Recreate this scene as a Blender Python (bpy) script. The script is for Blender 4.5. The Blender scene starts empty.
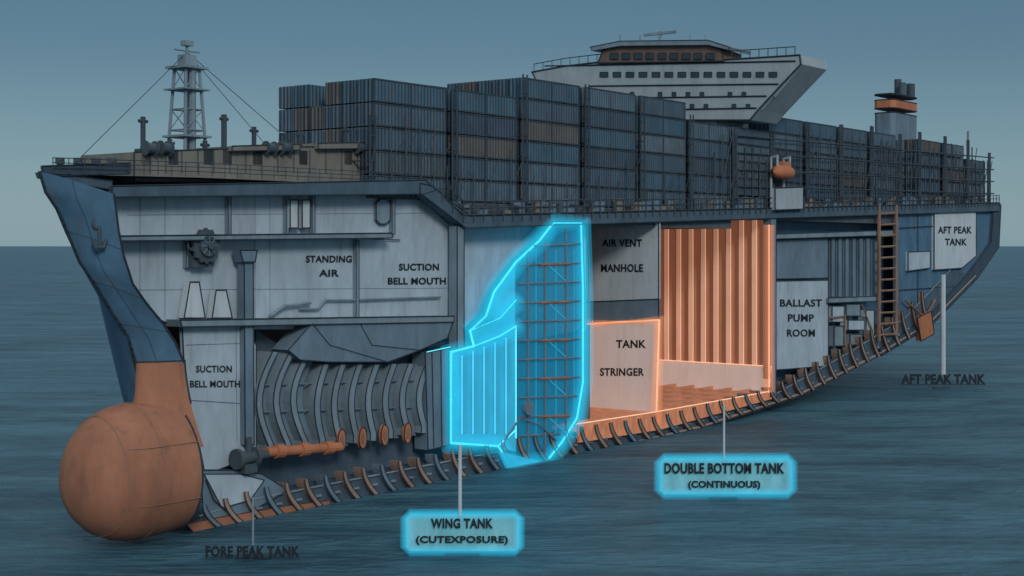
import bpy, bmesh, math, random
from mathutils import Vector, Matrix
random.seed(7)
scene=bpy.context.scene
F=1422.2; H=27.0
AX,AY=0.6068,0.7949
OX,OY=-29.56,134.7
BX,BY=-AY,AX
OB=OX*BX+OY*BY; OA=OX*AX+OY*AY
# ---- unprojection helpers: view pixels -> ship frame (s aft, t starboard, z up)
def L(u,v,t=0.0):
    rx=(u-512)/F; d=(t+OB)/(rx*BX+BY)
    return ((rx*d)*AX+d*AY-OA, t, H-(v-245)/F*d)
def T(u,v,s):
    rx=(u-512)/F; d=(s+OA)/(rx*AX+AY)
    return (s,(rx*d)*BX+d*BY-OB,H-(v-245)/F*d)
def S(u,t=0): return L(u,245,t)[0]

def lin(c):
    c=c/255.0
    return c/12.92 if c<0.04045 else ((c+0.055)/1.055)**2.4
GAIN=1.35
def mat(name,rgb,rough=0.68,var=0.25,scale=0.35,em=0,emrgb=None,alpha=1,corr=0,metal=0,spec=0.22,rust=0,gain=1.0):
    m=bpy.data.materials.new(name); m.use_nodes=True
    nt=m.node_tree; N=nt.nodes; K=nt.links
    b=N["Principled BSDF"]
    base=[min(0.85,lin(c)*GAIN*gain) for c in rgb]
    tc=N.new("ShaderNodeTexCoord")
    no=N.new("ShaderNodeTexNoise"); no.inputs["Scale"].default_value=scale; no.inputs["Detail"].default_value=4; no.inputs["Roughness"].default_value=0.65
    mp=N.new("ShaderNodeMapping"); mp.inputs["Scale"].default_value=(1,1,0.45)
    K.new(tc.outputs["Object"],mp.inputs["Vector"]); K.new(mp.outputs[0],no.inputs["Vector"])
    cr=N.new("ShaderNodeValToRGB")
    cr.color_ramp.elements[0].position=0.3; cr.color_ramp.elements[1].position=0.7
    cr.color_ramp.elements[0].color=[c*(1-var) for c in base]+[1]
    cr.color_ramp.elements[1].color=[min(0.9,c*(1+var*0.6)) for c in base]+[1]
    K.new(no.outputs["Fac"],cr.inputs["Fac"])
    col=cr.outputs["Color"]
    if rust>0:
        n2=N.new("ShaderNodeTexNoise"); n2.inputs["Scale"].default_value=scale*2.3; n2.inputs["Detail"].default_value=5
        mp2=N.new("ShaderNodeMapping"); mp2.inputs["Scale"].default_value=(1.6,1.6,0.25)
        K.new(tc.outputs["Object"],mp2.inputs["Vector"]); K.new(mp2.outputs[0],n2.inputs["Vector"])
        r2=N.new("ShaderNodeValToRGB"); r2.color_ramp.elements[0].position=0.54; r2.color_ramp.elements[1].position=0.72
        r2.color_ramp.elements[1].color=(rust,rust,rust,1); r2.color_ramp.elements[0].color=(0,0,0,1)
        K.new(n2.outputs["Fac"],r2.inputs["Fac"])
        mx=N.new("ShaderNodeMixRGB"); mx.inputs["Color2"].default_value=(0.12,0.08,0.065,1)
        K.new(r2.outputs["Color"],mx.inputs["Fac"]); K.new(col,mx.inputs["Color1"]); col=mx.outputs["Color"]
    K.new(col,b.inputs["Base Color"])
    b.inputs["Roughness"].default_value=rough; b.inputs["Metallic"].default_value=metal
    b.inputs["Specular IOR Level"].default_value=spec
    if corr>0:
        dt=N.new("ShaderNodeVectorMath"); dt.operation='DOT_PRODUCT'; dt.inputs[1].default_value=(1,1,0)
        K.new(tc.outputs["Object"],dt.inputs[0])
        mu=N.new("ShaderNodeMath"); mu.operation='MULTIPLY'; mu.inputs[1].default_value=2*math.pi/corr
        sn=N.new("ShaderNodeMath"); sn.operation='SINE'
        K.new(dt.outputs["Value"],mu.inputs[0]); K.new(mu.outputs[0],sn.inputs[0])
        bp=N.new("ShaderNodeBump"); bp.inputs["Strength"].default_value=0.8; bp.inputs["Distance"].default_value=0.1
        K.new(sn.outputs[0],bp.inputs["Height"]); K.new(bp.outputs[0],b.inputs["Normal"])
    if em>0:
        e=emrgb or rgb
        b.inputs["Emission Color"].default_value=[lin(c) for c in e]+[1]
        b.inputs["Emission Strength"].default_value=em
    b.inputs["Alpha"].default_value=alpha
    return m

M={}
M['hull']=mat('hull_blue_paint',(66,96,118),rust=0.3)
M['hull_d']=mat('hull_dark_paint',(50,66,79),rust=0.2)
M['red']=mat('antifouling_paint',(138,94,74),var=0.25,scale=0.3,rust=0.4,rough=0.75)
M['wall']=mat('light_bulkhead_paint',(144,158,168),var=0.18,rust=0.22)
M['wall2']=mat('pale_bulkhead_paint',(160,170,176),var=0.14,rust=0.18)
M['slate']=mat('slate_steel',(90,108,122),var=0.25,rust=0.2)
M['dslate']=mat('dark_slate_steel',(64,81,94),var=0.3,rust=0.2)
M['rib']=mat('frame_steel',(104,120,130),var=0.25,rust=0.3)
M['ribd']=mat('frame_steel_dark',(62,73,81),var=0.3)
M['ribp']=mat('bottom_frame_primer',(132,112,102),var=0.3,rust=0.3)
M['line']=mat('dark_edge_trim',(38,48,57),var=0.2)
M['tan']=mat('deckhouse_tan_paint',(104,104,98),var=0.25,rust=0.3)
M['deck']=mat('deck_steel',(70,80,86),var=0.3,rust=0.3)
M['rail']=mat('rail_steel',(50,60,69),var=0.3)
M['brown']=mat('primer_brown',(120,94,80),var=0.3,rust=0.3)
M['orange']=mat('orange_paint',(155,98,70),var=0.2,rust=0.3)
M['super']=mat('superstructure_grey_white',(134,145,151),var=0.14,rust=0.2)
M['glass']=mat('window_glass',(45,56,64),rough=0.25,spec=0.5)
M['roof']=mat('wheelhouse_brown',(96,78,72),var=0.3,rust=0.3)
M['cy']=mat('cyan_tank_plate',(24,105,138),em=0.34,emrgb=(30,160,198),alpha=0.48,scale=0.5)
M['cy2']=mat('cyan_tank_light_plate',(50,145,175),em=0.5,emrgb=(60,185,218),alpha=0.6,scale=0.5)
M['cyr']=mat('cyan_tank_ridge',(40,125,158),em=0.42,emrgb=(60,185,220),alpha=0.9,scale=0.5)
M['cye']=mat('cyan_tank_glow_edge',(110,215,240),em=1.0,emrgb=(95,228,250))  # emissive tubes imitating brightly glowing edges, no lamp there
M['cyh']=mat('cyan_edge_halo',(40,180,220),em=0.85,emrgb=(45,195,235),alpha=0.085)  # see-through emissive shells imitating a glow around the edges
M['or']=mat('glowing_orange_plate',(190,156,140),em=0.3,emrgb=(232,172,140),var=0.15,rust=0.2)  # emission added: plate glows and lifts the shaded tank floor
M['ord']=mat('glowing_orange_shade',(144,104,84),em=0.17,emrgb=(210,138,102),var=0.2)  # darker copy of the orange plate, ridge shade put into the colour
M['orf']=mat('rusted_glowing_tank_floor',(165,110,84),em=0.28,emrgb=(222,138,96),var=0.5,scale=0.9,rust=0.75)  # rust mottling, with emission added so the floor glows
M['pink']=mat('warm_glowing_bulkhead_paint',(172,164,162),em=0.22,emrgb=(232,195,178),var=0.1,rust=0.15)  # warm paint tone with a slight added emission
M['oredge']=mat('orange_glow_edge',(235,180,150),em=0.7,emrgb=(255,182,142))  # glow drawn as emissive tubes along edges and ridges, not lamps
M['orh']=mat('orange_edge_halo',(240,150,100),em=0.8,emrgb=(255,155,110),alpha=0.09)  # translucent nested tubes, an imitation of orange glow
M['text']=mat('lettering_paint',(26,33,41),var=0.1)
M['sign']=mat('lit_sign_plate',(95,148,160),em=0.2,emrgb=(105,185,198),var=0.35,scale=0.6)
for i,c in enumerate([(64,82,96),(72,91,104),(56,72,85),(82,98,109),(66,79,87),(60,84,100),(80,80,80)]):
    M['c%d'%i]=mat('container_paint_%d'%i,c,corr=0.55,rust=0.4,var=0.25,scale=0.5)

ship=bpy.data.objects.new('container_ship',None); scene.collection.objects.link(ship)
ship.location=(OX,OY,0); ship.rotation_euler=(0,0,math.atan2(AY,AX))
cargo=bpy.data.objects.new('shipping_containers',None); scene.collection.objects.link(cargo)
cargo.location=ship.location; cargo.rotation_euler=ship.rotation_euler

BL={}
class Bd:
    def __init__(s,name,m,parent=ship,smooth=False):
        s.n=name; s.m=m; s.p=parent; s.v=[]; s.f=[]; s.smooth=smooth
    def add(s,vs,fs):
        o=len(s.v); s.v+=[tuple(v) for v in vs]; s.f+=[[i+o for i in f] for f in fs]
    def box(s,a0,a1,b0,b1,c0,c1):
        s.add([(a0,b0,c0),(a1,b0,c0),(a1,b1,c0),(a0,b1,c0),(a0,b0,c1),(a1,b0,c1),(a1,b1,c1),(a0,b1,c1)],
              [(0,3,2,1),(4,5,6,7),(0,1,5,4),(1,2,6,5),(2,3,7,6),(3,0,4,7)])
    def prism(s,front,off):
        n=len(front); back=[(p[0]+off[0],p[1]+off[1],p[2]+off[2]) for p in front]
        s.add(list(front)+back,[list(range(n)),list(range(2*n-1,n-1,-1))]+[(i,(i+1)%n,(i+1)%n+n,i+n) for i in range(n)])
    def tube(s,pts,r,n=6,closed=False):
        pts=[Vector(p) for p in pts]
        if closed: pts=pts+[pts[0]]
        for a,b in zip(pts[:-1],pts[1:]):
            d=b-a
            if d.length<1e-5: continue
            d.normalize()
            x=d.cross(Vector((0,0,1)))
            if x.length<1e-3: x=d.cross(Vector((1,0,0)))
            x.normalize(); y=d.cross(x)
            a2=a-d*r*0.5; b2=b+d*r*0.5
            vs=[]
            for q in (a2,b2):
                for k in range(n):
                    an=2*math.pi*k/n; vs.append(q+x*math.cos(an)*r+y*math.sin(an)*r)
            s.add(vs,[(k,(k+1)%n,(k+1)%n+n,k+n) for k in range(n)]+[list(range(n))[::-1],list(range(n,2*n))])
    def hose(s,pts,r,n=10,closed=False):
        P=[Vector(p) for p in pts]; m=len(P); rings=[]
        for i in range(m):
            a=P[i-1] if (i>0 or closed) else P[i]; b=P[(i+1)%m] if (i<m-1 or closed) else P[i]
            d=(b-a).normalized(); x=d.cross(Vector((0,1,0)))
            if x.length<1e-3: x=Vector((1,0,0))
            x.normalize(); y=d.cross(x)
            rings.append([P[i]+x*math.cos(2*math.pi*k/n)*r+y*math.sin(2*math.pi*k/n)*r for k in range(n)])
        if closed: rings.append(rings[0])
        vs=[q for rr in rings for q in rr]
        s.add(vs,[(i*n+k,i*n+(k+1)%n,(i+1)*n+(k+1)%n,(i+1)*n+k) for i in range(len(rings)-1) for k in range(n)])
    def grid(s,rows):
        m=len(rows[0]); vs=[p for r in rows for p in r]
        s.add(vs,[(i*m+j,i*m+j+1,(i+1)*m+j+1,(i+1)*m+j) for i in range(len(rows)-1) for j in range(m-1)])
    def done(s):
        if not s.v: return
        me=bpy.data.meshes.new(s.n); me.from_pydata(s.v,[],s.f); me.update()
        bm=bmesh.new(); bm.from_mesh(me); bmesh.ops.recalc_face_normals(bm,faces=bm.faces); bm.to_mesh(me); bm.free()
        if s.smooth:
            for p in me.polygons: p.use_smooth=True
        me.materials.append(s.m)
        o=bpy.data.objects.new(s.n,me); scene.collection.objects.link(o); o.parent=s.p
        return o
def G(name,m=None,parent=ship,smooth=False):
    if name not in BL: BL[name]=Bd(name,M[m],parent,smooth)
    return BL[name]
def LP(name,m,uv,t=0,depth=0.3,edge=0.07):
    pts=[L(u,v,t) for u,v in uv]
    G(name,m).prism(pts,(0,depth,0))
    if edge: G('edge_trim','line').tube([(p[0],p[1]-0.03,p[2]) for p in pts],edge,5,True)
def TP(name,m,uv,s,depth=0.4,edge=0.08):
    pts=[T(u,v,s) for u,v in uv]
    G(name,m).prism(pts,(depth,0,0))
    if edge: G('edge_trim','line').tube([(p[0]-0.04,p[1],p[2]) for p in pts],edge,5,True)
def LN(uv,r=0.08,t=-0.05,name='edge_trim',m='line',closed=False):
    G(name,m).tube([L(u,v,t) for u,v in uv],r,6,closed)
def interp(tab,x):
    if x<=tab[0][0]: return tab[0][1]
    for a,b in zip(tab[:-1],tab[1:]):
        if x<=b[0]: return a[1]+(b[1]-a[1])*(x-a[0])/(b[0]-a[0])
    return tab[-1][1]

# ------------------------------------------------------------- HULL
stem=[(40,172),(46,192),(60,213),(70,238),(80,262),(98,288),(112,312),(128,336),(136,362)]
cut=[(114,194),(116,208),(119,232),(124,256),(133,284),(147,304),(162,322),(175,342),(184,362)]
bot=[(136,362),(150,440),(170,500),(200,530),(250,521),(330,505),(450,481),(540,463),(620,446),(700,427),(800,394),(880,353),(930,322),(975,276),(998,245),(1000,207)]
dk=[(40,172),(200,176),(425,186),(460,222),(800,212),(1000,206)]
ktab=[(L(u,v)[0],L(u,v)[2]) for u,v in stem+bot[1:]]
ktab.sort()
dtab=[(L(u,v)[0],L(u,v)[2]) for u,v in dk]
s_tip=ktab[0][0]; s_end=ktab[-1][0]
def kz(s): return max(0.0,interp(ktab,s))
def dz(s): return interp(dtab,s)
def beam(s):
    x=min(1,max(0,(s-s_tip)/70)); b=34*(1-(1-x)**1.7)
    if s>150: b*=1-0.2*((s-150)/(s_end-150))**2
    return b
rows=[]; drow=[]
N=90
for i in range(N+1):
    s=s_tip+0.05+(s_end-s_tip-0.1)*(i/N)**1.15
    k=kz(s); D=dz(s)-0.15; b=beam(s)
    x=min(1,max(0,(s-s_tip)/80)); e=1.3*(1-x)+0.38*x
    if s>160: e=0.38+0.7*((s-160)/(s_end-160))
    r=[]
    for j in range(15):
        th=math.pi/2*j/14
        r.append((s,b*math.sin(th)**e,k+(D-k)*(1-math.cos(th)**e)))
    rows.append(r); drow.append([(s,b*q/4,D) for q in range(5)])
G('hull_shell_starboard','hull',smooth=True).grid(rows)
G('weather_deck','deck').grid(drow)
G('transom','hull').add(rows[-1],[list(range(15))])
wst=[3.2,3.1,2.9,2.7,2.5,2.4,2.3,2.2,2.1]
gr=[];gs=[]
def stemrow(k):
    i=int(k); f=k-i
    if i>=len(stem)-1: i=len(stem)-2; f=1
    a=[stem[i][q]*(1-f)+stem[i+1][q]*f for q in (0,1)]; c=[cut[i][q]*(1-f)+cut[i+1][q]*f for q in (0,1)]
    w=wst[i]*(1-f)+wst[i+1]*f
    return L(a[0],a[1],0),L(c[0],c[1],-w),w
for k in range(33):
    p,c,w=stemrow(k*0.25)
    r=[];r2=[]
    for j in range(9):
        q=j/8
        r.append((p[0]+(c[0]-p[0])*q,-w*q**0.6,p[2]+(c[2]-p[2])*q))
        r2.append((p[0]+(c[0]-p[0])*q,w*q**0.6*0.98,p[2]+(c[2]-p[2])*q))
    gr.append(r);gs.append(r2)
g=G('bow_plating','hull',smooth=True); g.grid(gr); g.grid(gs)
g=G('bow_plating_edge','hull_d')
g.grid([[r[-1],(r[-1][0]+0.5,0.0,r[-1][2]),(r[-1][0]+0.5,2.0,r[-1][2])] for r in gr])
G('edge_trim','line').tube([r[-1] for r in gr],0.1)
G('edge_trim','line').tube([(r[0][0]-0.03,0,r[0][2]) for r in gr],0.14)
for fr in (0.35,0.62,0.82):
    k=int(fr*32); G('plate_seams','hull_d').tube([(p[0],p[1]-0.01,p[2]) for p in gr[k]],0.03)
G('plate_seams').tube([(r[3][0],r[3][1]-0.01,r[3][2]) for r in gr],0.03)
a=gr[10][4]
g=G('anchor','ribd'); g.tube([(a[0],a[1]-0.4,a[2]+0.7),(a[0],a[1]-0.4,a[2]-1.0)],0.14)
g.tube([(a[0]-0.7,a[1]-0.4,a[2]-0.5),(a[0]-0.4,a[1]-0.4,a[2]-1.1),(a[0]+0.4,a[1]-0.4,a[2]-1.1),(a[0]+0.7,a[1]-0.4,a[2]-0.5)],0.16)
cyl=[(a[0]+0.5*math.cos(q),a[1]-0.15,a[2]+1.0+0.5*math.sin(q)) for q in [math.pi*2*i/14 for i in range(14)]]
g.tube(cyl,0.12,6,True)

# ------------------------------------------------------------- BULB
zc=L(130,471)[2]; sc=-8.3; RA=6.0; RB=5.3; RZ=6.15; s_b=-4.1
rows=[]; prof=[]
for i in range(17):
    th=math.pi/2*i/16; prof.append((sc-RA*math.cos(th),math.sin(th)**0.85))
for q in (0.33,0.66,1.0): prof.append((sc+(s_b-sc)*q,1.0-0.03*q*q))
for s_,k in prof:
    r=[]
    for j in range(49):
        an=2*math.pi*j/48; sa=math.sin(an)
        r.append((s_,RB*k*math.cos(an)*(1-0.10*sa),max(0.02,zc+RZ*k*sa)))
    rows.append(r)
G('bulbous_bow','red',smooth=True).grid(rows)
G('bulbous_bow_end','red').add(rows[-1][:-1],[list(range(48))])
G('edge_trim','line').tube([(p[0]+0.05,p[1],p[2]) for p in rows[-1]],0.1)
for z_ in (zc+2.6,zc-2.4):
    k=(z_-zc)/RZ; c=math.sqrt(1-k*k)*(1-0.10*k)
    pts=[(sc-RA*math.sqrt(1-k*k)*math.cos(th)*0.99,-RB*c*math.sin(th)**0.95*1.004-0.02,z_) for th in [math.pi/2*q/14 for q in range(1,15)]]
    pts.append((s_b,-RB*c*0.985,z_))
    G('bulb_seams','brown').tube(pts,0.05,4)
for i in (10,16):
    G('bulb_seams').tube([(p[0],p[1]*1.003,zc+(p[2]-zc)*1.003) for p in rows[i]],0.05,4)
top_f=L(136,362); zt=top_f[2]; sT=gr[-1][-1][0]; wT=2.1
rows=[]
for i in range(21):
    q=i/20; z=zt+(zc+2.0-zt)*q
    sf=top_f[0]-0.1*q-3.8*max(0,(q-0.25)/0.75)**2.4; w=wT+2.3*q**1.8; sb=sT+0.1+0.3*q
    half=[]
    for j in range(13):
        x=j/12; half.append((sf+(sb-sf)*x,w*x**0.6,z))
    r=[(a,-b,c) for a,b,c in half[::-1]]+half[1:]
    rows.append(r)
G('bulb_neck','red',smooth=True).grid(rows)
G('edge_trim','line').tube([r[0] for r in rows[:11]],0.09)
G('edge_trim','line').tube([(p[0],p[1]-0.03,p[2]) for p in rows[0]],0.07)
G('bulb_neck_end','red').grid([[r[0],r[-1]] for r in rows])

# ------------------------------------------------------------- BOTTOM
inner=[(200,516),(250,500),(330,484),(450,461),(580,436),(660,425),(772,396),(850,352),(905,318),(950,270)]
bo=[(200,530),(250,521),(330,505),(450,481),(540,463),(620,446),(700,427),(800,394),(880,353),(930,322),(975,276)]
LP('double_bottom_plating','dslate',inner+bo[::-1],t=0.35,depth=6,edge=0)
LN(inner,0.11,t=0.2,name='tank_top_plate',m='rib'); LN(bo,0.22,t=0.1,name='keel_plate',m='ribp')
LN([(u,v+2.6) for u,v in bo],0.08,t=0)
LP('forefoot_plate','red',[(186,524),(215,518),(290,505),(330,500),(330,508),(250,524),(196,535)],t=-0.1,depth=0.25,edge=0.04)
itab=[(L(u,v)[0],L(u,v)[2]) for u,v in inner]
s=0.5; k=0
while s<S(925):
    k0=kz(s); zi=interp(itab,s); h=zi-k0
    w=0.66*(1+s/170)
    pts=[]
    hh=h+0.9*(1+s/200)
    W=1.7*(1+s/170)
    for j in range(8):
        q=j/7; pts.append((s+W*(1-q)**1.8-0.2*W, -0.25, k0+0.05+hh*q))
    pts2=[(p[0]+w*(1-0.45*(j/7)),p[1],p[2]) for j,p in enumerate(pts)]
    g=G('bottom_floors_grey','slate') if (k%3==0 and s<110) else G('bottom_floors','ribp')
    g.prism(pts+pts2[::-1],(0,1.4,0))
    G('bottom_floor_outline','line').tube([(p[0]-0.05,-0.27,p[2]) for p in pts],0.07*(1+s/200),4)
    G('bottom_floor_outline','line').tube([(p[0]+0.05,-0.27,p[2]) for p in pts2],0.05*(1+s/200),4)
    G('bottom_longitudinals','rib').box(s+w,s+w+1.5*(1+s/190),0.05,0.35,k0+h*0.45,k0+h*0.55)
    s+=2.6*(1+s/190); k+=1

# ------------------------------------------------------------- FORWARD COMPARTMENTS
LP('forecastle_bulkhead','wall',[(113,194),(424,188),(457,226),(457,330),(185,330),(160,320),(133,285),(118,240)],t=2.0,depth=0.4)
LP('forecastle_deck_edge','dslate',[(112,186),(425,180),(436,190),(424,194),(112,197)],t=-0.2,depth=2.6)
LP('forecastle_bow_edge','dslate',[(46,172),(112,181),(112,190),(48,178)],t=0.2,depth=1.6,edge=0.05)
LP('sheer_strake','dslate',[(420,183),(432,186),(470,216),(1000,203),(1000,211),(466,228),(420,193)],t=-0.25,depth=1.2)
LP('second_deck','rib',[(116,236),(392,233),(392,238),(117,241)],t=0,depth=2.0)
LP('third_deck','rib',[(180,320),(454,316),(454,322),(182,327)],t=-0.1,depth=2.3)
for u,v0,v1 in [(228,194,236),(286,194,234),(312,194,234),(356,240,318),(392,192,234),(186,242,268)]:
    LP('stiffeners','rib',[(u,v0),(u+3,v0),(u+3,v1),(u,v1)],t=1.5,depth=0.5,edge=0.04)
for u in (140,165,255,270,456):
    LN([(u,198 if u<400 else 226),(u,318)],0.025,t=1.97,name='bulkhead_seams',m='slate')
for v in (215,290):
    LN([(128,v),(440 if v<220 else 455,v-2)],0.022,t=1.97,name='bulkhead_seams')
LP('column','slate',[(244,258),(253,258),(254,445),(245,445)],t=0.2,depth=0.9)
LP('column','slate',[(240,250),(257,250),(255,262),(243,262)],t=0.0,depth=1.2)
LP('tapered_post','wall2',[(190,282),(199,282),(205,318),(184,318)],t=0.8,depth=0.8)
LP('tapered_post','wall2',[(216,290),(226,290),(232,318),(212,318)],t=0.8,depth=0.8)
LP('vent_trunk','wall2',[(290,200),(298,200),(298,228),(290,228)],t=1.2,depth=0.6)
LP('vent_trunk','wall2',[(302,200),(310,200),(310,228),(302,228)],t=1.2,depth=0.6)
LP('inspection_hatch','rib',[(376,203),(380,199),(386,199),(390,203),(390,220),(386,224),(380,224),(376,220)],t=1.6,depth=0.3)
c=L(205,246,0.6)
g=G('windlass','ribd')
def disc(g,c,r,t0,t1,n=20,teeth=0):
    pts=[]
    for i in range(n):
        an=2*math.pi*i/n; rr=r*(1+ (0.16 if teeth and i%2 else 0)); pts.append((c[0]+rr*math.cos(an),t0,c[2]+rr*math.sin(an)))
    g.prism(pts,(0,t1-t0,0))
disc(g,c,1.5,0.3,0.7,28,1); disc(g,c,1.0,0.0,0.3,20); disc(g,c,0.35,-0.4,0.0,12); disc(g,c,1.0,0.7,1.9,20)
G('windlass','ribd').box(c[0]-1.3,c[0]+1.3,0.8,1.8,c[2]-2.0,c[2]-1.0)
gg=G('windlass_rim','slate')
for i in range(8):
    an=math.pi*2*i/8; gg.tube([(c[0]+0.3*math.cos(an),-0.05,c[2]+0.3*math.sin(an)),(c[0]+0.95*math.cos(an),-0.05,c[2]+0.95*math.sin(an))],0.06,5)
g.tube([(c[0]-1.6,0.5,c[2]-0.4),(c[0]-2.1,0.5,c[2]-0.2),(c[0]-2.2,0.5,c[2]+0.6)],0.12)
LN([(300,309),(318,309),(326,300),(350,300),(440,297)],0.13,t=1.6,name='suction_pipe',m='rib')
LN([(270,316),(285,306),(310,303)],0.16,t=1.4,name='suction_pipe')
LN([(280,235),(400,240)],0.07,t=1.7)
LP('sloping_tank_top','slate',[(288,350),(312,323),(453,321),(447,338),(420,350),(388,362),(330,362),(300,360)],t=0.0,depth=2.4)
LN([(312,323),(330,345),(388,362)],0.04,t=-0.08); LN([(360,323),(372,345),(420,350)],0.04,t=-0.08)
LP('fore_peak_bulkhead','wall',[(182,326),(246,326),(256,345),(256,455),(205,475),(198,440),(188,400),(184,365)],t=0.9,depth=0.4)
LN([(186,345),(250,343)],0.03,t=0.87,name='bulkhead_seams'); LN([(188,400),(250,404)],0.04,t=0.87,name='bulkhead_seams');LN([(236,328),(237,440)],0.03,t=0.87,name='bulkhead_seams')
LP('hold_back_bulkhead','dslate',[(256,330),(300,358),(456,340),(458,490),(262,512),(256,440)],t=3.2,depth=0.4,edge=0)
for i,u in enumerate(range(262,446,17)):
    b=-14 if u<300 else -7
    path=[]
    vtop=346+ (6 if u<300 else 18); vb=486-(u-262)*0.15
    for j in range(11):
        q=j/10; path.append((u+10+b*math.sin(math.pi*min(1,q*1.1)) -4*q, vtop+(vb-30-vtop)*q))
    P0=[L(a,v,0.5) for a,v in path]; P1=[L(a+6,v,0.5) for a,v in path]
    G('hull_frames','rib' ).prism(P0+P1[::-1],(0,2.4,0))
    G('edge_trim').tube([(p[0],0.45,p[2]) for p in P0],0.07,5); G('edge_trim').tube([(p[0],0.45,p[2]) for p in P1],0.05,5)
    P2=[L(a+6.5,v,1.6) for a,v in path]; P3=[L(a+12,v,1.6) for a,v in path]
    G('hull_frame_webs','slate').prism(P2+P3[::-1],(0,0.3,0))
for v in (385,412):
    LN([(262,v),(452,v-6)],0.09,t=1.2,name='frame_stringers',m='slate')
LP('fore_peak_tank_plate','slate',[(200,470),(235,470),(262,474),(288,490),(250,512),(204,522)],t=0.15,depth=2,edge=0.06)
LP('fore_peak_tank_face','wall',[(204,474),(240,474),(264,480),(250,500),(222,508)],t=0.0,depth=0.2,edge=0.05)
LN([(206,480),(214,500),(228,512)],0.07,t=-0.1)
c=L(246,457,0)
g=G('ballast_pump','ribd')
def cyl_s(g,s0,s1,t,z,r0,r1,n=18):
    vs=[]
    for s_,r in((s0,r0),(s1,r1)):
        for k in range(n):
            an=2*math.pi*k/n; vs.append((s_,t+r*math.cos(an),z+r*math.sin(an)))
    g.add(vs,[(k,(k+1)%n,(k+1)%n+n,k+n) for k in range(n)]+[list(range(n))[::-1],list(range(n,2*n))])
cyl_s(g,c[0]-1.7,c[0]-1.3,-0.4,c[2],1.0,1.0); cyl_s(g,c[0]-1.3,c[0]+0.6,-0.4,c[2],0.7,0.55)
cyl_s(g,c[0]+0.6,c[0]+0.9,-0.4,c[2],0.95,0.95); cyl_s(g,c[0]+0.9,c[0]+2.4,-0.4,c[2],0.5,0.4)
g.tube([(c[0],-0.4,c[2]),(c[0],-0.4,c[2]+1.8)],0.3,10); g.box(c[0]-0.8,c[0]+0.8,-0.8,0.2,c[2]-1.5,c[2]-0.6)
a=L(268,452,-0.1); b=L(338,447,-0.1)
g=G('suction_main','orange'); g.tube([a,b],0.5,14)
for q in (0.15,0.5,0.85):
    g.tube([tuple(a[i]+(b[i]-a[i])*(q-0.02) for i in range(3)),tuple(a[i]+(b[i]-a[i])*(q+0.02) for i in range(3))],0.68,14)
for u,v in [(342,440),(363,438),(385,435),(408,433)]:
    c=L(u,v,0.2); pts=[(c[0]+0.6*math.cos(2*math.pi*i/18),0.2,c[2]+1.15*math.sin(2*math.pi*i/18)) for i in range(18)]
    G('lightening_hole_rings','orange').prism(pts,(0,0.4,0))
    G('edge_trim').tube(pts,0.07,5,True)
    pts=[(c[0]+0.28*math.cos(2*math.pi*i/14),0.1,c[2]+0.6*math.sin(2*math.pi*i/14)) for i in range(14)]
    G('lightening_hole_core','brown').prism(pts,(0,0.2,0))

# ------------------------------------------------------------- WING TANK
LP('wing_tank_back_wall','wall',[(458,226),(586,222),(586,330),(500,345),(458,345)],t=3.0,depth=0.4)
LP('wing_tank_lower_wall','dslate',[(440,335),(590,325),(590,440),(445,482)],t=3.6,depth=0.4,edge=0)
LP('pillar','rib',[(457,226),(464,226),(464,350),(457,350)],t=0.2,depth=1.2)
LP('side_tank_panel','slate',[(425,352),(450,348),(450,445),(428,450)],t=0.3,depth=2)
LN([(432,352),(434,447)],0.06,t=0.2);LN([(441,350),(442,446)],0.06,t=0.2)
G('wing_tank_edges','cye').tube([L(427,352,0.1),L(450,347,0.1)],0.05)
tall=[(553,223),(581,223),(583,330),(583,382),(577,418),(562,442),(546,462),(512,466),(516,330),(516,262),(540,240)]
low=[(451,352),(474,346),(516,326),(516,452),(498,446),(452,443)]
def CP(name,m,uv,t,depth):
    G(name,m).prism([L(u,v,t) for u,v in uv],(0,depth,0))
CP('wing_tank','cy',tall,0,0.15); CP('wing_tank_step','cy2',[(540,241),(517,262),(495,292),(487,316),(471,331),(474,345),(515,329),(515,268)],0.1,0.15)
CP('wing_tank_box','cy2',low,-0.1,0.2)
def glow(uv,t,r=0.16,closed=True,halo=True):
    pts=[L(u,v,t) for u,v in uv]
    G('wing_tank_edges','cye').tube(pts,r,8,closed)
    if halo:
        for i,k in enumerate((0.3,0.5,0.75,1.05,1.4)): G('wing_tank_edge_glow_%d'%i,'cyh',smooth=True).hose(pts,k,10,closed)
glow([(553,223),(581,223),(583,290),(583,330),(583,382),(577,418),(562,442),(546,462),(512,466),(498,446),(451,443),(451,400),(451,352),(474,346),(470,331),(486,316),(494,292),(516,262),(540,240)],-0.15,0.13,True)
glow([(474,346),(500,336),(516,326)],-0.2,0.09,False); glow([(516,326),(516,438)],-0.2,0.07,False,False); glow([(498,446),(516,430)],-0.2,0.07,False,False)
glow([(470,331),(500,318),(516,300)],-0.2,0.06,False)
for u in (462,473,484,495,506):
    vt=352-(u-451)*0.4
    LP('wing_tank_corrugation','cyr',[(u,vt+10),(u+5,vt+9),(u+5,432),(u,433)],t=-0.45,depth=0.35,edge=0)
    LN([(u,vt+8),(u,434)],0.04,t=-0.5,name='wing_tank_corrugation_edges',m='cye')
for i,v in enumerate(range(244,452,19)):
    u0=max(519,552-(v-223)*0.85) if v<262 else 519
    u1=580 if v<390 else 580-(v-390)*0.45
    LN([(u0,v+2),(u1,v)],0.15,t=-0.25,name='wing_tank_stringers',m='slate' )
    if i%2: LN([(540,v+2),(569,v+1)],0.2,t=-0.32,name='wing_tank_brown_stringers',m='brown')
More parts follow.
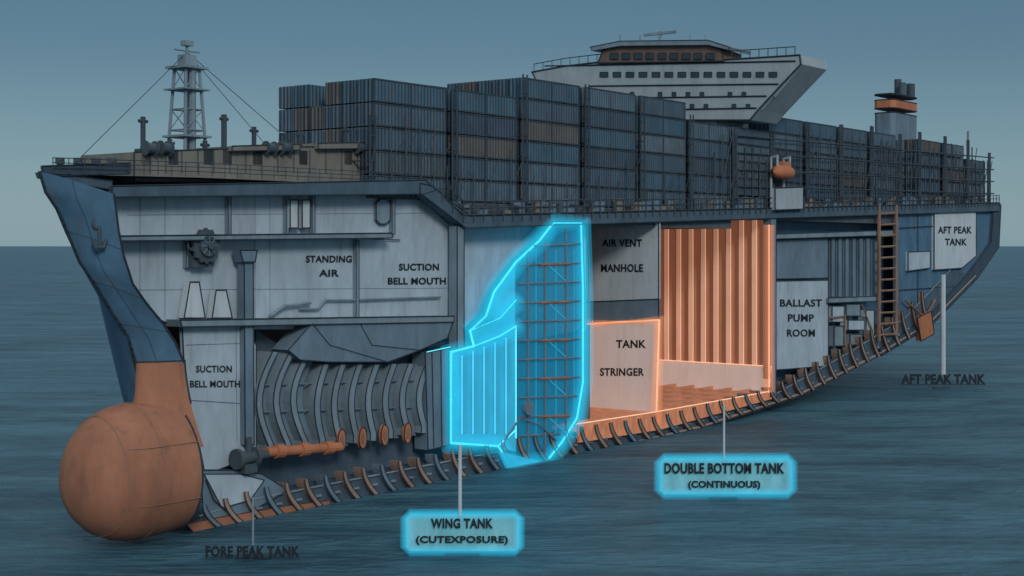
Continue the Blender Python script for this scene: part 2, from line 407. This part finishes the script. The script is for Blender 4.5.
for u,v0 in ((528,252),(545,240),(566,228)):
    LN([(u,v0),(u,430 if u>560 else 455)],0.16,t=-0.25,name='wing_tank_stringers')
for u in (536,556,574):
    LN([(u,250),(u,440 if u<560 else 410)],0.05,t=-0.1,name='wing_tank_bracing',m='cyr')
for i,v in enumerate(range(262,430,38)):
    LN([(545,v),(566,v+19)],0.06,t=-0.3,name='wing_tank_bracing',m='cyr')
c=L(527,408,-0.5); disc(G('tank_valve','slate'),c,0.9,-0.9,-0.5,18)
LN([(505,440),(520,418),(540,425),(556,440)],0.12,t=-0.5,name='tank_valve')
LP('bilge_keel_glow','cyr',[(500,452),(545,462),(540,470),(508,470)],t=-0.4,depth=0.3,edge=0)

# ------------------------------------------------------------- CENTRE TANK (orange)
sA=S(659); sO=S(772); zf=3.4
TP('air_vent_bulkhead','wall2',[(586,222),(659,222),(659,299),(586,302)],sA)
TP('stringer_band','slate',[(586,302),(659,299),(659,320),(586,323)],sA-0.1)
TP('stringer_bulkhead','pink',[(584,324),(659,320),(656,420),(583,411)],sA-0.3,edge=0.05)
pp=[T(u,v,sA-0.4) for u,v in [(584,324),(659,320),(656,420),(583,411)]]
G('stringer_glow_edge','oredge').tube(pp,0.12,6,True)
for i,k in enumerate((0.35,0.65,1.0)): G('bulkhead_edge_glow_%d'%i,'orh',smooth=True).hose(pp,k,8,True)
TP('bulkhead_side_rib','ribp',[(584,225),(589,225),(589,300),(584,300)],sA-0.3)
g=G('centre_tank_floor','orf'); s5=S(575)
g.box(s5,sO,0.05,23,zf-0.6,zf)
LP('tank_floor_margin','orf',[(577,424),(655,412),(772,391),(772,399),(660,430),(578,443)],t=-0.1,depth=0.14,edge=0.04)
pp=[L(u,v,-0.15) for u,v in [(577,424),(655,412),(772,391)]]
G('floor_glow_edge','oredge').tube(pp,0.08,6)
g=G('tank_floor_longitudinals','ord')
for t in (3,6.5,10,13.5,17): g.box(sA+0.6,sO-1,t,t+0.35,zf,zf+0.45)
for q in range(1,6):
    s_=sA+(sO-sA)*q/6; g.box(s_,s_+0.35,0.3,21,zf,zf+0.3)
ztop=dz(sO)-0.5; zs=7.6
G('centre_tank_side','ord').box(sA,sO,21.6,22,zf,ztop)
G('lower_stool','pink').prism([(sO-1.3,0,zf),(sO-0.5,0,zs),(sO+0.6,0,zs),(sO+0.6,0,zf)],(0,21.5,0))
G('lower_stool_glow_edge','oredge').tube([(sO-1.3,-0.05,zf),(sO-0.5,-0.05,zs)],0.12)
G('lower_stool_glow_edge','oredge').tube([(sO-0.6,0,zs),(sO-0.6,21.5,zs)],0.1)
per=2.35; t=0
while t<21:
    a=[(0,0.0),(per*0.42,0.0),(per*0.5,0.95),(per*0.92,0.95),(per,0.0)]
    for i in range(4):
        (x0,y0),(x1,y1)=a[i],a[i+1]
        nm,mm=(('corrugated_bulkhead','or') if i==0 else ('corrugated_bulkhead_web','ord'))  # front flange takes the paler copy, the rest the shaded one
        G(nm,mm).add([(sO-0.6+y0,t+x0,zs),(sO-0.6+y1,t+x1,zs),(sO-0.6+y1,t+x1,ztop),(sO-0.6+y0,t+x0,ztop)],[(0,1,2,3)])
    G('corrugated_bulkhead_edges','oredge').tube([(sO-0.65,t+0.05,zs),(sO-0.65,t+0.05,ztop)],0.05,4)
    G('corrugated_bulkhead_creases','brown').tube([(sO-0.64,t+per*0.42,zs),(sO-0.64,t+per*0.42,ztop)],0.06,4)
    t+=per
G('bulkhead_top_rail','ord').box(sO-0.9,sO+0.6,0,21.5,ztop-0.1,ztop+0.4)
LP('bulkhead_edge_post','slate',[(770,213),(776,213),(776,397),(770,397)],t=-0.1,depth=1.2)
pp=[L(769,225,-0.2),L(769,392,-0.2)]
G('bulkhead_glow_edge','oredge').tube(pp,0.1,6)
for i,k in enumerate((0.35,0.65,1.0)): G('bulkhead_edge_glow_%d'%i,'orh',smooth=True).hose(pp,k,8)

# ------------------------------------------------------------- AFT COMPARTMENTS
LP('aft_longitudinal_bulkhead','hull',[(774,210),(1000,205),(998,245),(975,274),(930,318),(880,349),(774,392)],t=4,depth=0.4,edge=0)
LP('aft_side_plating','hull',[(895,208),(1000,204),(998,245),(975,276),(930,322),(895,342)],t=0.6,depth=0.4,edge=0.1)
LP('stern_edge','hull_d',[(994,205),(1001,205),(999,247),(977,279),(932,325),(882,356),(880,349),(928,317),(970,272),(991,243)],t=0.0,depth=1.5,edge=0.08)
LP('pump_room_bulkhead','wall',[(775,281),(828,280),(828,366),(775,370)],t=0.6,depth=2,edge=0.1)
LP('pump_room_upper','slate',[(776,240),(828,238),(828,278),(776,279)],t=1.0,depth=1,edge=0.1)
LP('pump_room_deck','rib',[(774,234),(895,230),(895,235),(774,239)],t=0.2,depth=3,edge=0.08)
LP('pump_room_deck','rib',[(828,298),(878,296),(878,301),(828,303)],t=0.2,depth=3,edge=0.08)
for u in range(831,876,7):
    LP('aft_corrugated_bulkhead','slate',[(u,238),(u+4,238),(u+4,297),(u,297)],t=1.0,depth=0.6,edge=0.07)
for (u,v,w,h,m_) in [(832,306,12,16,'wall'),(846,304,14,12,'rib'),(834,326,10,20,'rib'),(848,320,16,10,'wall'),(850,334,12,12,'rib'),(866,310,8,26,'wall')]:
    LP('aft_machinery_'+m_,m_,[(u,v),(u+w,v),(u+w,v+h),(u,v+h)],t=0.8,depth=1.5,edge=0.1)
LN([(830,318),(845,316),(845,345),(862,343)],0.18,t=0.5,name='aft_piping',m='brown')
LN([(862,305),(872,330),(872,345)],0.15,t=0.5,name='aft_piping')
for u in (879,896): LN([(u,206),(u,340 if u<890 else 334)],0.34,t=-0.3,name='ladder',m='brown')
for v in range(214,336,11): LN([(879,v),(896,v-1)],0.22,t=-0.3,name='ladder')
LP('aft_peak_tank_panel','wall2',[(934,213),(976,211),(976,256),(962,268),(934,270)],t=0.1,depth=0.5,edge=0.12)
LP('aft_box','wall',[(908,252),(930,251),(930,268),(908,271)],t=0.1,depth=0.5,edge=0.1)
LN([(900,228),(934,226)],0.1,t=0.4);LN([(900,290),(962,286)],0.1,t=0.4);LN([(918,210),(918,325)],0.08,t=0.4)
LP('rudder','orange',[(917,318),(931,311),(934,334),(921,341)],t=-0.6,depth=1.0,edge=0.12)
LN([(905,300),(925,318),(935,300)],0.2,t=-0.4,name='rudder_stock',m='brown')

# ------------------------------------------------------------- RAIL ALONG THE DECK EDGE
def rail(s0,s1,h,n,t,step,r):
    g=G('deck_railing','rail'); s=s0
    prev=None
    while s<=s1:
        z=dz(s); g.tube([(s,t,z),(s,t,z+h)],r,4)
        if prev:
            for k in range(1,n+1): g.tube([(prev[0],t,prev[1]+h*k/n),(s,t,z+h*k/n)],r*0.8,4)
        prev=(s,z); s+=step
rail(s_tip+1.2,S(428),1.25,3,-0.1,1.6,0.05)
rail(S(440),s_end-0.5,2.4,3,-0.4,1.9,0.09)
g=G('hatch_coaming','deck')
g.box(S(470),105,0.6,30,29.5,32.0); g.box(105.1,s_end-3,0.8,26,31.0,34.6)
LP('bulwark','hull_d',[(42,166),(130,163),(130,174),(44,176)],t=0.1,depth=0.25,edge=0.06)

# ------------------------------------------------------------- FOREDECK
LP('breakwater_house','tan',[(134,152),(270,147),(412,146),(414,184),(134,182)],t=3,depth=8,edge=0.07)
LP('hatch_cover','tan',[(232,146),(300,144),(300,150),(232,151)],t=2.4,depth=7,edge=0.06)
LP('hatch_cover','tan',[(318,143),(410,142),(410,148),(318,149)],t=2.4,depth=7,edge=0.06)
for u in range(150,412,16): LN([(u,150),(u,173)],0.04,t=2.9)
for (u,vt,w) in [(143,118,6),(224,116,7),(254,128,6),(170,140,5),(300,132,6),(345,128,5),(205,142,6)]:
    a=L(u,vt,3.5); b_=L(u,165,3.5)
    G('deck_posts','rail').tube([a,b_],w*0.04,8)
    G('deck_posts').tube([(a[0]-0.4,a[1],a[2]-0.3),(a[0]+0.4,a[1],a[2]-0.3)],0.18,6)
    G('deck_posts').box(b_[0]-0.6,b_[0]+0.6,b_[1]-0.5,b_[1]+0.5,b_[2],b_[2]+1.5)
for u in (150,165,270,285,360,380):
    a=L(u,146,2.6); cyl_s(G('mooring_winches','ribd'),a[0]-0.5,a[0]+0.5,2.6,a[2]-0.2,0.5,0.5)
    cyl_s(G('mooring_winches'),a[0]-0.6,a[0]-0.5,2.6,a[2]-0.2,0.7,0.7); cyl_s(G('mooring_winches'),a[0]+0.5,a[0]+0.6,2.6,a[2]-0.2,0.7,0.7)
for u in (60,78,96,112):
    a=L(u,171,0.6); G('bollards','ribd').tube([a,(a[0],a[1],a[2]+0.9)],0.28,8); G('bollards').tube([(a[0],a[1],a[2]+0.8),(a[0],a[1],a[2]+0.95)],0.4,8)
mb=L(187,172,5.0); mt=L(187,50,5.0)
g=G('foremast','rib')
def leg(q,k):
    w=1.4*(1-q)+0.75*q
    dx,dy=[(-1,-1),(1,-1),(1,1),(-1,1)][k]
    return (mb[0]+dx*w,mb[1]+dy*w,mb[2]+(mt[2]-mb[2])*q)
for k in range(4): g.tube([leg(0,k),leg(0.85,k)],0.18,6)
for i in range(5):
    q0=i*0.85/5;q1=(i+1)*0.85/5
    for k in range(4):
        g.tube([leg(q1,k),leg(q1,(k+1)%4)],0.08,4)
        if i%2==0: g.tube([leg(q0,k),leg(q1,(k+1)%4)],0.06,4)
z1=leg(0.85,0)[2]
g.box(mb[0]-1.5,mb[0]+1.5,3.5,6.5,z1-0.1,z1+0.15); g.box(mb[0]-0.7,mb[0]+0.7,4.4,5.6,z1+0.15,z1+1.3)
g.box(mb[0]-1.6,mb[0]+1.6,3.4,6.6,z1-2.2,z1-2.05)
g.tube([(mb[0],5,z1),(mb[0],5,mt[2]+0.8)],0.14,6); g.tube([(mb[0]-1.5,5,z1+1.7),(mb[0]+1.5,5,z1+1.7)],0.1,5)
g.box(mb[0]-0.5,mb[0]+0.5,4.6,5.4,z1+2.2,z1+2.7)
z2=leg(0.28,0)[2]; g.box(mb[0]-1.7,mb[0]+1.7,3.3,6.7,z2,z2+0.2)
g.tube([(mb[0],4.2,mb[2]),(mb[0],4.2,z1)],0.35,8)
st=G('mast_stays','line')
for p in (L(72,166,0.5),L(300,150,4),L(270,150,6)):
    st.tube([(mb[0],5,z1+1.6),p],0.04,4)

# ------------------------------------------------------------- CONTAINERS
def bay(s0,top,tmax=32,ln=12.2,jit=1,t0=0.9):
    base=(32.15 if s0<104 else 34.75)
    n=max(1,int(round((top-base)/2.62)))
    t=t0; row=0
    while t+2.44<tmax:
        m_=n - (random.choice([0,0,0,1]) if row>2 and jit else 0)
        split=random.random()<0.3
        for k in range(m_):
            z=base+k*2.64
            ci=random.choice([0,0,1,1,2,3,4,5,5,6])
            g=G('container_paint_group_%d'%ci,'c%d'%ci,cargo)
            if ln>12 and split and random.random()<0.7:
                g.box(s0,s0+5.98,t,t+2.32,z,z+2.5); g.box(s0+6.2,s0+12.2,t,t+2.32,z,z+2.5)
            else: g.box(s0,s0+ln,t,t+2.32,z,z+2.5)
            if row==0:
                e=G('container_frames','rail',cargo)
                for ss in (s0,s0+ln*0.5,s0+ln): e.box(ss-0.08,ss+0.08,t-0.07,t+0.07,z,z+2.5)
                e.box(s0,s0+ln,t-0.06,t+0.04,z-0.02,z+0.14); e.box(s0,s0+ln,t-0.06,t+0.04,z+2.36,z+2.52)
            e=G('container_frames','rail',cargo)
            for q in (0.06,0.8,1.5,2.26): e.box(s0-0.06,s0+0.02,t+q-0.03,t+q+0.03,z+0.1,z+2.4)
        t+=2.5; row+=1
for s0,tp,tm in [(25,44.6,17.5),(38.6,46.2,24),(52.2,47.6,28),(65.8,46.6,30),(79.4,46.6,30),(92.6,45.4,22)]: bay(s0,tp,tm)
aft=[(118,47),(131.2,47),(144.4,47.2),(157.6,48),(181,48.5),(194.2,48.5),(207.4,46)]
bay(105.6,45.2,2.9,11.9,0,0.3)
for s0,tp in aft: bay(s0,tp,28)
g=G('lashing_bridges','rail')
gaps=[(24.0,41),(37.9,45.5),(51.5,48),(65.1,48),(78.7,47.5),(92.2,46),(105.2,44),(117.7,45),(130.7,47.5),(143.9,48),(157.1,48.6),(170.4,48),(180.2,49),(193.8,49),(207,49),(220.2,47)]
for s_,tp in gaps:
    z0=dz(s_); r=0.12 if s_<98 else 0.2
    for ds in (-0.42,0.42): g.tube([(s_+ds,0.1,z0),(s_+ds,0.1,tp)],r,5)
    z=z0+2.5
    while z<tp:
        g.tube([(s_-0.42,0.1,z),(s_+0.42,0.1,z)],r*0.8,4)
        if z<tp-4: g.box(s_-0.18,s_+0.15,0.1,2.6 if 104<s_<118 else 24,z,z+0.12)
        z+=2.64
    g.tube([(s_-0.42,0.1,z0),(s_+0.42,0.1,z0+5)],r*0.6,4)
s_=27
while s_<S(990):
    zb=dz(s_)+0.1; h=(3.5 if s_<98 else 8)+random.random()*5
    g.tube([(s_,0.1,zb),(s_,0.1,zb+h)],0.08 if s_<98 else 0.14,4)
    if random.random()<0.7: g.tube([(s_,0.1,zb+h*0.4),(s_+3,0.1,zb+h)],0.05 if s_<98 else 0.09,4)
    s_+=2.4
for k in range(4):
    g.tube([(106,0.0,36+k*2.6),(s_end-4,0.0,38.3+k*2.6)],0.13,4)
for i in range(110):
    s_=S(448)+random.random()*(s_end-S(448)-4)
    z=dz(s_); h=0.8+random.random()*1.8; w=0.5+random.random()*1.8
    G('deck_fittings_'+('a' if i%2 else 'b'),'slate' if i%2 else 'tan').box(s_,s_+w,-0.2,0.5,z,z+h)

# ------------------------------------------------------------- SUPERSTRUCTURE
sB=106.5
TX=TP
TX('bridge_structure','super',[(532,72),(565,66),(600,62),(720,60),(800,55),(801,64),(782,84),(758,110),(750,120),(640,120),(616,100),(560,90),(536,80)],sB,9,0.13)
TX('accommodation_block','super',[(628,115),(718,115),(718,175),(628,175)],sB+0.6,10,0.1)
TX('wheelhouse','roof',[(598,63),(603,50),(622,44),(702,43),(722,50),(724,61)],sB-0.3,6,0.12)
TX('wheelhouse_roof','rib',[(590,47),(620,41),(708,40),(730,47),(728,50),(708,45),(620,46),(592,51)],sB-0.8,7,0.06)
for u in range(610,718,12):
    TX('bridge_windows','glass',[(u,53),(u+8,53),(u+8,59),(u,59)],sB-0.45,0.2,0.03)
for u in range(600,770,13):
    TX('bridge_windows','glass',[(u,72),(u+8,72),(u+8,77),(u,77)],sB-0.1,0.2,0.03)
for v in (92,104):
    for u in range(648 if v>100 else 630,748,14):
        if (u*7+v)%5: TX('bridge_windows','glass',[(u,v),(u+4,v),(u+4,v+4),(u,v+4)],sB-0.1,0.2,0.02)
for v in (66,86,98,110):
    a={66:(545,795),86:(590,778),98:(622,766),110:(636,756)}[v]
    G('edge_trim').tube([T(a[0],v,sB-0.1),T(a[1],v-(2 if v>70 else 5),sB-0.1)],0.12,4)
pr=None
for u in range(534,800,9):
    vt=interp([(532,72),(565,66),(600,62),(720,60),(800,55)],u)
    a=T(u,vt,sB+0.1); b_=(a[0],a[1],a[2]+1.3)
    G('bridge_rail','rail').tube([a,b_],0.08,4)
    if pr: G('bridge_rail').tube([pr,b_],0.08,4)
    pr=b_
for u0,v0,u1,v1 in [(545,88,615,120),(575,92,625,118),(790,75,762,108),(800,66,775,95)]:
    G('wing_struts','super').tube([T(u0,v0,sB+1),T(u1,v1,sB+1)],0.35,6)
a=T(660,42,sB+3)
g=G('radar_mast','rib'); g.tube([a,(a[0],a[1],a[2]+1.6)],0.3,6); g.box(a[0]-0.3,a[0]+0.3,a[1]-3,a[1]+3,a[2]+1.2,a[2]+1.6)
for u in (620,640,690,705):
    b_=T(u,43,sB+2); g.tube([b_,(b_[0],b_[1],b_[2]+1.2)],0.15,5)
def fun(name,m,u0,u1,v0,v1,t0,t1,ch=0.8,grow=0):
    a=L(u0,v0,t0);b_=L(u1,v1,t0)
    s0,s1=a[0],b_[0]; z1,z0=a[2],b_[2]
    pts=[(s0-grow,t0+ch,z0),(s0-grow,t1-ch,z0),(s0+ch,t1+grow,z0),(s1-ch,t1+grow,z0),(s1+grow,t1-ch,z0),(s1+grow,t0+ch,z0),(s1-ch,t0-grow,z0),(s0+ch,t0-grow,z0)]
    G(name,m).prism(pts,(0,0,z1-z0))
    for z in (z0,z1): G('edge_trim').tube([(p[0],p[1],z) for p in pts],0.12,4,True)
fun('funnel_base','slate',894,918,112,150,10,14.5)
fun('funnel_band','orange',894,918,99,112,10,14.5,grow=0.05)
fun('funnel_top','dslate',894,918,93,99,10,14.5)
fc=L(906,92,12.2)
for ds,dt,h in ((-4,-0.8,2.0),(-2,1.0,3.0),(1.5,-0.6,2.2),(4,0.8,2.6)):
    G('exhaust_pipes','ribd').tube([(fc[0]+ds,12.2+dt,fc[2]-1),(fc[0]+ds,12.2+dt,fc[2]+h-0.8)],0.75,10)
c=L(783,173,-1.2)
rows=[]
for i in range(11):
    q=i/10*2-1; w=math.sqrt(max(0.0,1-abs(q)**3)); r=[]
    for j in range(17):
        an=2*math.pi*j/16; zz=math.sin(an); r.append((c[0]+q*3.4,c[1]+1.2*w*math.cos(an),c[2]+(1.35 if zz>0 else 1.0)*w*zz))
    rows.append(r)
G('lifeboat_hull','orange',smooth=True).grid(rows)
G('lifeboat_canopy','orange').box(c[0]-1.2,c[0]+1.5,c[1]-0.6,c[1]+0.6,c[2]+1.0,c[2]+1.8)
g=G('lifeboat_davits','super')
for ds in (-2.2,2.2): g.tube([(c[0]+ds,-0.2,c[2]-5.5),(c[0]+ds,-0.2,c[2]+2.4),(c[0]+ds,-1.3,c[2]+2.6),(c[0]+ds,-1.3,c[2]+1.0)],0.22,6)
LP('lifeboat_station','super',[(775,188),(803,187),(803,209),(775,210)],t=-0.9,depth=0.9,edge=0.1)
a=L(968,205,4); G('stern_mast','rib').tube([a,(a[0],a[1],a[2]+16)],0.25,6)

# ------------------------------------------------------------- LETTERING
def text_mesh(txt,off=0.03):
    cu=bpy.data.curves.new('t','FONT'); cu.body=txt; cu.size=1; cu.offset=off; cu.resolution_u=3; cu.space_character=1.06
    o=bpy.data.objects.new('t',cu); scene.collection.objects.link(o)
    dg=bpy.context.evaluated_depsgraph_get(); dg.update()
    me=bpy.data.meshes.new_from_object(o.evaluated_get(dg))
    vs=[v.co.copy() for v in me.vertices]; fs=[list(p.vertices) for p in me.polygons]
    bpy.data.objects.remove(o,do_unlink=True)
    x0=min(v.x for v in vs);x1=max(v.x for v in vs);y0=min(v.y for v in vs);y1=max(v.y for v in vs)
    return [((v.x-x0)/(x1-x0)-0.5,(v.y-y0)/(y1-y0)-0.5) for v in vs],fs
def text_on(txt,cu_,cv,w,h,fn,name='lettering'):
    vs,fs=text_mesh(txt)
    G(name,'text').add([fn(cu_+x*w,cv-y*h) for x,y in vs],fs)
def fl(t): return lambda u,v: L(u,v,t)
def ft(s): return lambda u,v: T(u,v,s)
text_on('STANDING',329,259,46,7,fl(1.9)); text_on('AIR',329,273,20,7,fl(1.9))
text_on('SUCTION',419,267,40,7,fl(1.9)); text_on('BELL MOUTH',417,281,58,7,fl(1.9))
text_on('SUCTION',214,369,36,7,fl(0.84)); text_on('BELL MOUTH',215,384,50,7,fl(0.84))
text_on('AIR VENT',622,243,40,7.5,ft(sA-0.08)); text_on('MANHOLE',622,268,42,8,ft(sA-0.08))
text_on('TANK',631,344,30,8,ft(sA-0.38)); text_on('STRINGER',622,372,44,8,ft(sA-0.38))
text_on('BALLAST',801,303,42,7.5,fl(0.54)); text_on('PUMP',801,318,26,7.5,fl(0.54)); text_on('ROOM',801,333,28,7.5,fl(0.54))
text_on('AFT PEAK',955,230,34,7,fl(0.04)); text_on('TANK',956,242,22,7,fl(0.04))

for b in list(BL.values()): b.done()
BL.clear()

# ------------------------------------------------------------- LABEL SIGNS (on floats in front of the hull)
def sign(lines,u,vb,plate,post_top,post_off=0,postw=0.12):
    e=bpy.data.objects.new('label_sign',None); scene.collection.objects.link(e)
    d=F*H/(vb-245); k=d/F
    e.location=((u-512)*k,d,0)
    def P(uu,vv,y=0): return ((uu-u)*k,y,H-(vv-245)*k)
    for txt,cv,w,h in lines:
        vs,fs=text_mesh(txt,0.045 if not plate else 0.035)
        b=Bd('lettering',M['text'],e)
        fr=[P(u+x*w,cv-y*h,-0.25) for x,y in vs]
        b.add(fr,fs); b.add([(p[0],p[1]+0.12,p[2]) for p in fr],fs); b.done()
    if plate:
        u0,v0,u1,v1=plate
        b=Bd('plate',M['sign'],e)
        c=4
        b.prism([P(a,c_,0) for a,c_ in [(u0+c,v0),(u1-c,v0),(u1,v0+c),(u1,v1-c),(u1-c,v1),(u0+c,v1),(u0,v1-c),(u0,v0+c)]],(0,0.3,0)); b.done()
        pts=[P(a,c_,0.15) for a,c_ in [(u0+c,v0),((u0+u1)/2,v0),(u1-c,v0),(u1,v0+c),(u1,v1-c),(u1-c,v1),((u0+u1)/2,v1),(u0+c,v1),(u0,v1-c),(u0,v0+c)]]
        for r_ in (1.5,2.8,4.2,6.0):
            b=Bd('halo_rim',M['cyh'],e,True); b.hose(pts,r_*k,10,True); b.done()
    else:
        b=Bd('backing_rail',M['line'],e)
        w=max(l[2] for l in lines); cv=lines[0][1]; hh=lines[0][3]/2
        b.tube([P(u-w/2,cv+hh+0.6,-0.15),P(u+w/2,cv+hh+0.6,-0.15)],0.4*k,5)
        b.done()
    b=Bd('post',M['wall2' if plate or u>900 else 'rib'],e)
    topv=plate[1] if plate else lines[0][1]-lines[0][3]/2-1
    b.tube([P(u+post_off,topv,0),P(u+post_off,post_top,0)],postw,8)
    b.done()
    b=Bd('float',M['hull_d'],e); b.box(-1.5,1.5,0.3,1.4,-0.3,0.25); b.done()
sign([('FORE PEAK TANK',551,94,11)],253,560,None,498,0,0.1)
sign([('WING TANK',523,62,10),('(CUTEXPOSURE)',540,92,9)],462,557,(406,515,519,551),446,-2,0.16)
sign([('DOUBLE BOTTOM TANK',468,120,11),('(CONTINUOUS)',485,72,9)],724,500,(660,459,792,494),405,0,0.12)
sign([('AFT PEAK TANK',379,84,10)],943,389,None,276,0,0.5)

# ------------------------------------------------------------- WATER
me=bpy.data.meshes.new('water')
bm=bmesh.new()
xs=[-30000,-3000,-800,-200,200,800,3000,30000]; ys=[-400,0,100,300,800,3000,30000]
vv=[[bm.verts.new((x,y,0)) for x in xs] for y in ys]
for i in range(len(ys)-1):
    for j in range(len(xs)-1): bm.faces.new((vv[i][j],vv[i][j+1],vv[i+1][j+1],vv[i+1][j]))
bm.to_mesh(me); bm.free()
wo=bpy.data.objects.new('water',me); scene.collection.objects.link(wo)
m=bpy.data.materials.new('sea_water'); m.use_nodes=True; nt=m.node_tree; N=nt.nodes; K=nt.links
b=N["Principled BSDF"]; tc=N.new("ShaderNodeTexCoord")
def noise(sx,sy,det,dist=0.0,rot=0.0):
    mp=N.new("ShaderNodeMapping"); mp.inputs["Scale"].default_value=(sx,sy,1); mp.inputs["Rotation"].default_value=(0,0,rot); K.new(tc.outputs["Object"],mp.inputs["Vector"])
    n1=N.new("ShaderNodeTexNoise"); n1.inputs["Scale"].default_value=1; n1.inputs["Detail"].default_value=det; n1.inputs["Roughness"].default_value=0.6; n1.inputs["Distortion"].default_value=dist
    K.new(mp.outputs[0],n1.inputs["Vector"]); return n1
n1=noise(0.03,0.11,6,0.8,0.12); n2=noise(0.22,0.7,4,0.4,-0.1); n3=noise(0.006,0.02,4,0.5)
s1=N.new("ShaderNodeMath"); s1.operation='MULTIPLY_ADD'; s1.inputs[1].default_value=0.45; K.new(n2.outputs["Fac"],s1.inputs[0]); K.new(n1.outputs["Fac"],s1.inputs[2])
s2=N.new("ShaderNodeMath"); s2.operation='MULTIPLY_ADD'; s2.inputs[1].default_value=0.5; K.new(n3.outputs["Fac"],s2.inputs[0]); K.new(s1.outputs[0],s2.inputs[2])
cr=N.new("ShaderNodeValToRGB")
mr=N.new("ShaderNodeMapRange"); mr.inputs["From Min"].default_value=0.78; mr.inputs["From Max"].default_value=1.18; K.new(s2.outputs[0],mr.inputs["Value"])
cr.color_ramp.elements[0].position=0; cr.color_ramp.elements[1].position=1
cr.color_ramp.elements[0].color=(0.020,0.068,0.10,1); cr.color_ramp.elements[1].color=(0.066,0.165,0.215,1)
K.new(mr.outputs[0],cr.inputs["Fac"]); K.new(cr.outputs["Color"],b.inputs["Base Color"])
bp=N.new("ShaderNodeBump"); bp.inputs["Strength"].default_value=1.0; bp.inputs["Distance"].default_value=3.2
K.new(s1.outputs[0],bp.inputs["Height"]); K.new(bp.outputs[0],b.inputs["Normal"])
b.inputs["Roughness"].default_value=0.5; b.inputs["Specular IOR Level"].default_value=0.2
me.materials.append(m)

# ------------------------------------------------------------- SKY + SUN + CAMERA
w=bpy.data.worlds.new("World"); scene.world=w; w.use_nodes=True
nt=w.node_tree; N=nt.nodes; K=nt.links; bg=N["Background"]
sky=N.new("ShaderNodeTexSky"); sky.sky_type='NISHITA'; sky.sun_disc=False
el=math.radians(26)
sd=Vector((0.28,-0.96,0)).normalized()
sky.sun_elevation=el; sky.sun_rotation=math.atan2(sd.x,sd.y)
sky.air_density=1.0; sky.dust_density=1.0; sky.ozone_density=3
K.new(sky.outputs[0],bg.inputs["Color"]); bg.inputs["Strength"].default_value=0.018
# overcast layer over the clear sky, its top brightened for more ambient light
tc=N.new("ShaderNodeTexCoord"); sx=N.new("ShaderNodeSeparateXYZ"); K.new(tc.outputs["Generated"],sx.inputs[0])
cr=N.new("ShaderNodeValToRGB"); K.new(sx.outputs["Z"],cr.inputs["Fac"])
E=cr.color_ramp.elements
E[0].position=0.0; E[0].color=(0.19,0.295,0.345,1)
E[1].position=1.0; E[1].color=(0.66,0.74,0.80,1)
for p,c in ((0.06,(0.125,0.222,0.275,1)),(0.13,(0.062,0.135,0.185,1)),(0.18,(0.047,0.112,0.162,1)),(0.45,(0.34,0.42,0.48,1))):
    x=E.new(p); x.color=c
b2=N.new("ShaderNodeBackground"); K.new(cr.outputs[0],b2.inputs["Color"]); b2.inputs["Strength"].default_value=0.95
ad=N.new("ShaderNodeAddShader"); K.new(bg.outputs[0],ad.inputs[0]); K.new(b2.outputs[0],ad.inputs[1])
K.new(ad.outputs[0],N["World Output"].inputs["Surface"])
sl=bpy.data.lights.new('sun','SUN'); sl.energy=1.3; sl.angle=math.radians(14); sl.color=(1,0.96,0.9)
so=bpy.data.objects.new('sun',sl); scene.collection.objects.link(so)
dirv=Vector((sd.x*math.cos(el),sd.y*math.cos(el),math.sin(el)))
so.rotation_euler=dirv.to_track_quat('Z','Y').to_euler()
cam=bpy.data.cameras.new('camera'); co=bpy.data.objects.new('camera',cam); scene.collection.objects.link(co)
co.location=(0,0,H); co.rotation_euler=(math.radians(90),0,0)
cam.lens=50; cam.sensor_width=36; cam.shift_y=-43/1024; cam.clip_start=1; cam.clip_end=60000
scene.camera=co
scene.view_settings.view_transform='Standard'; scene.view_settings.look='None'; scene.view_settings.exposure=0
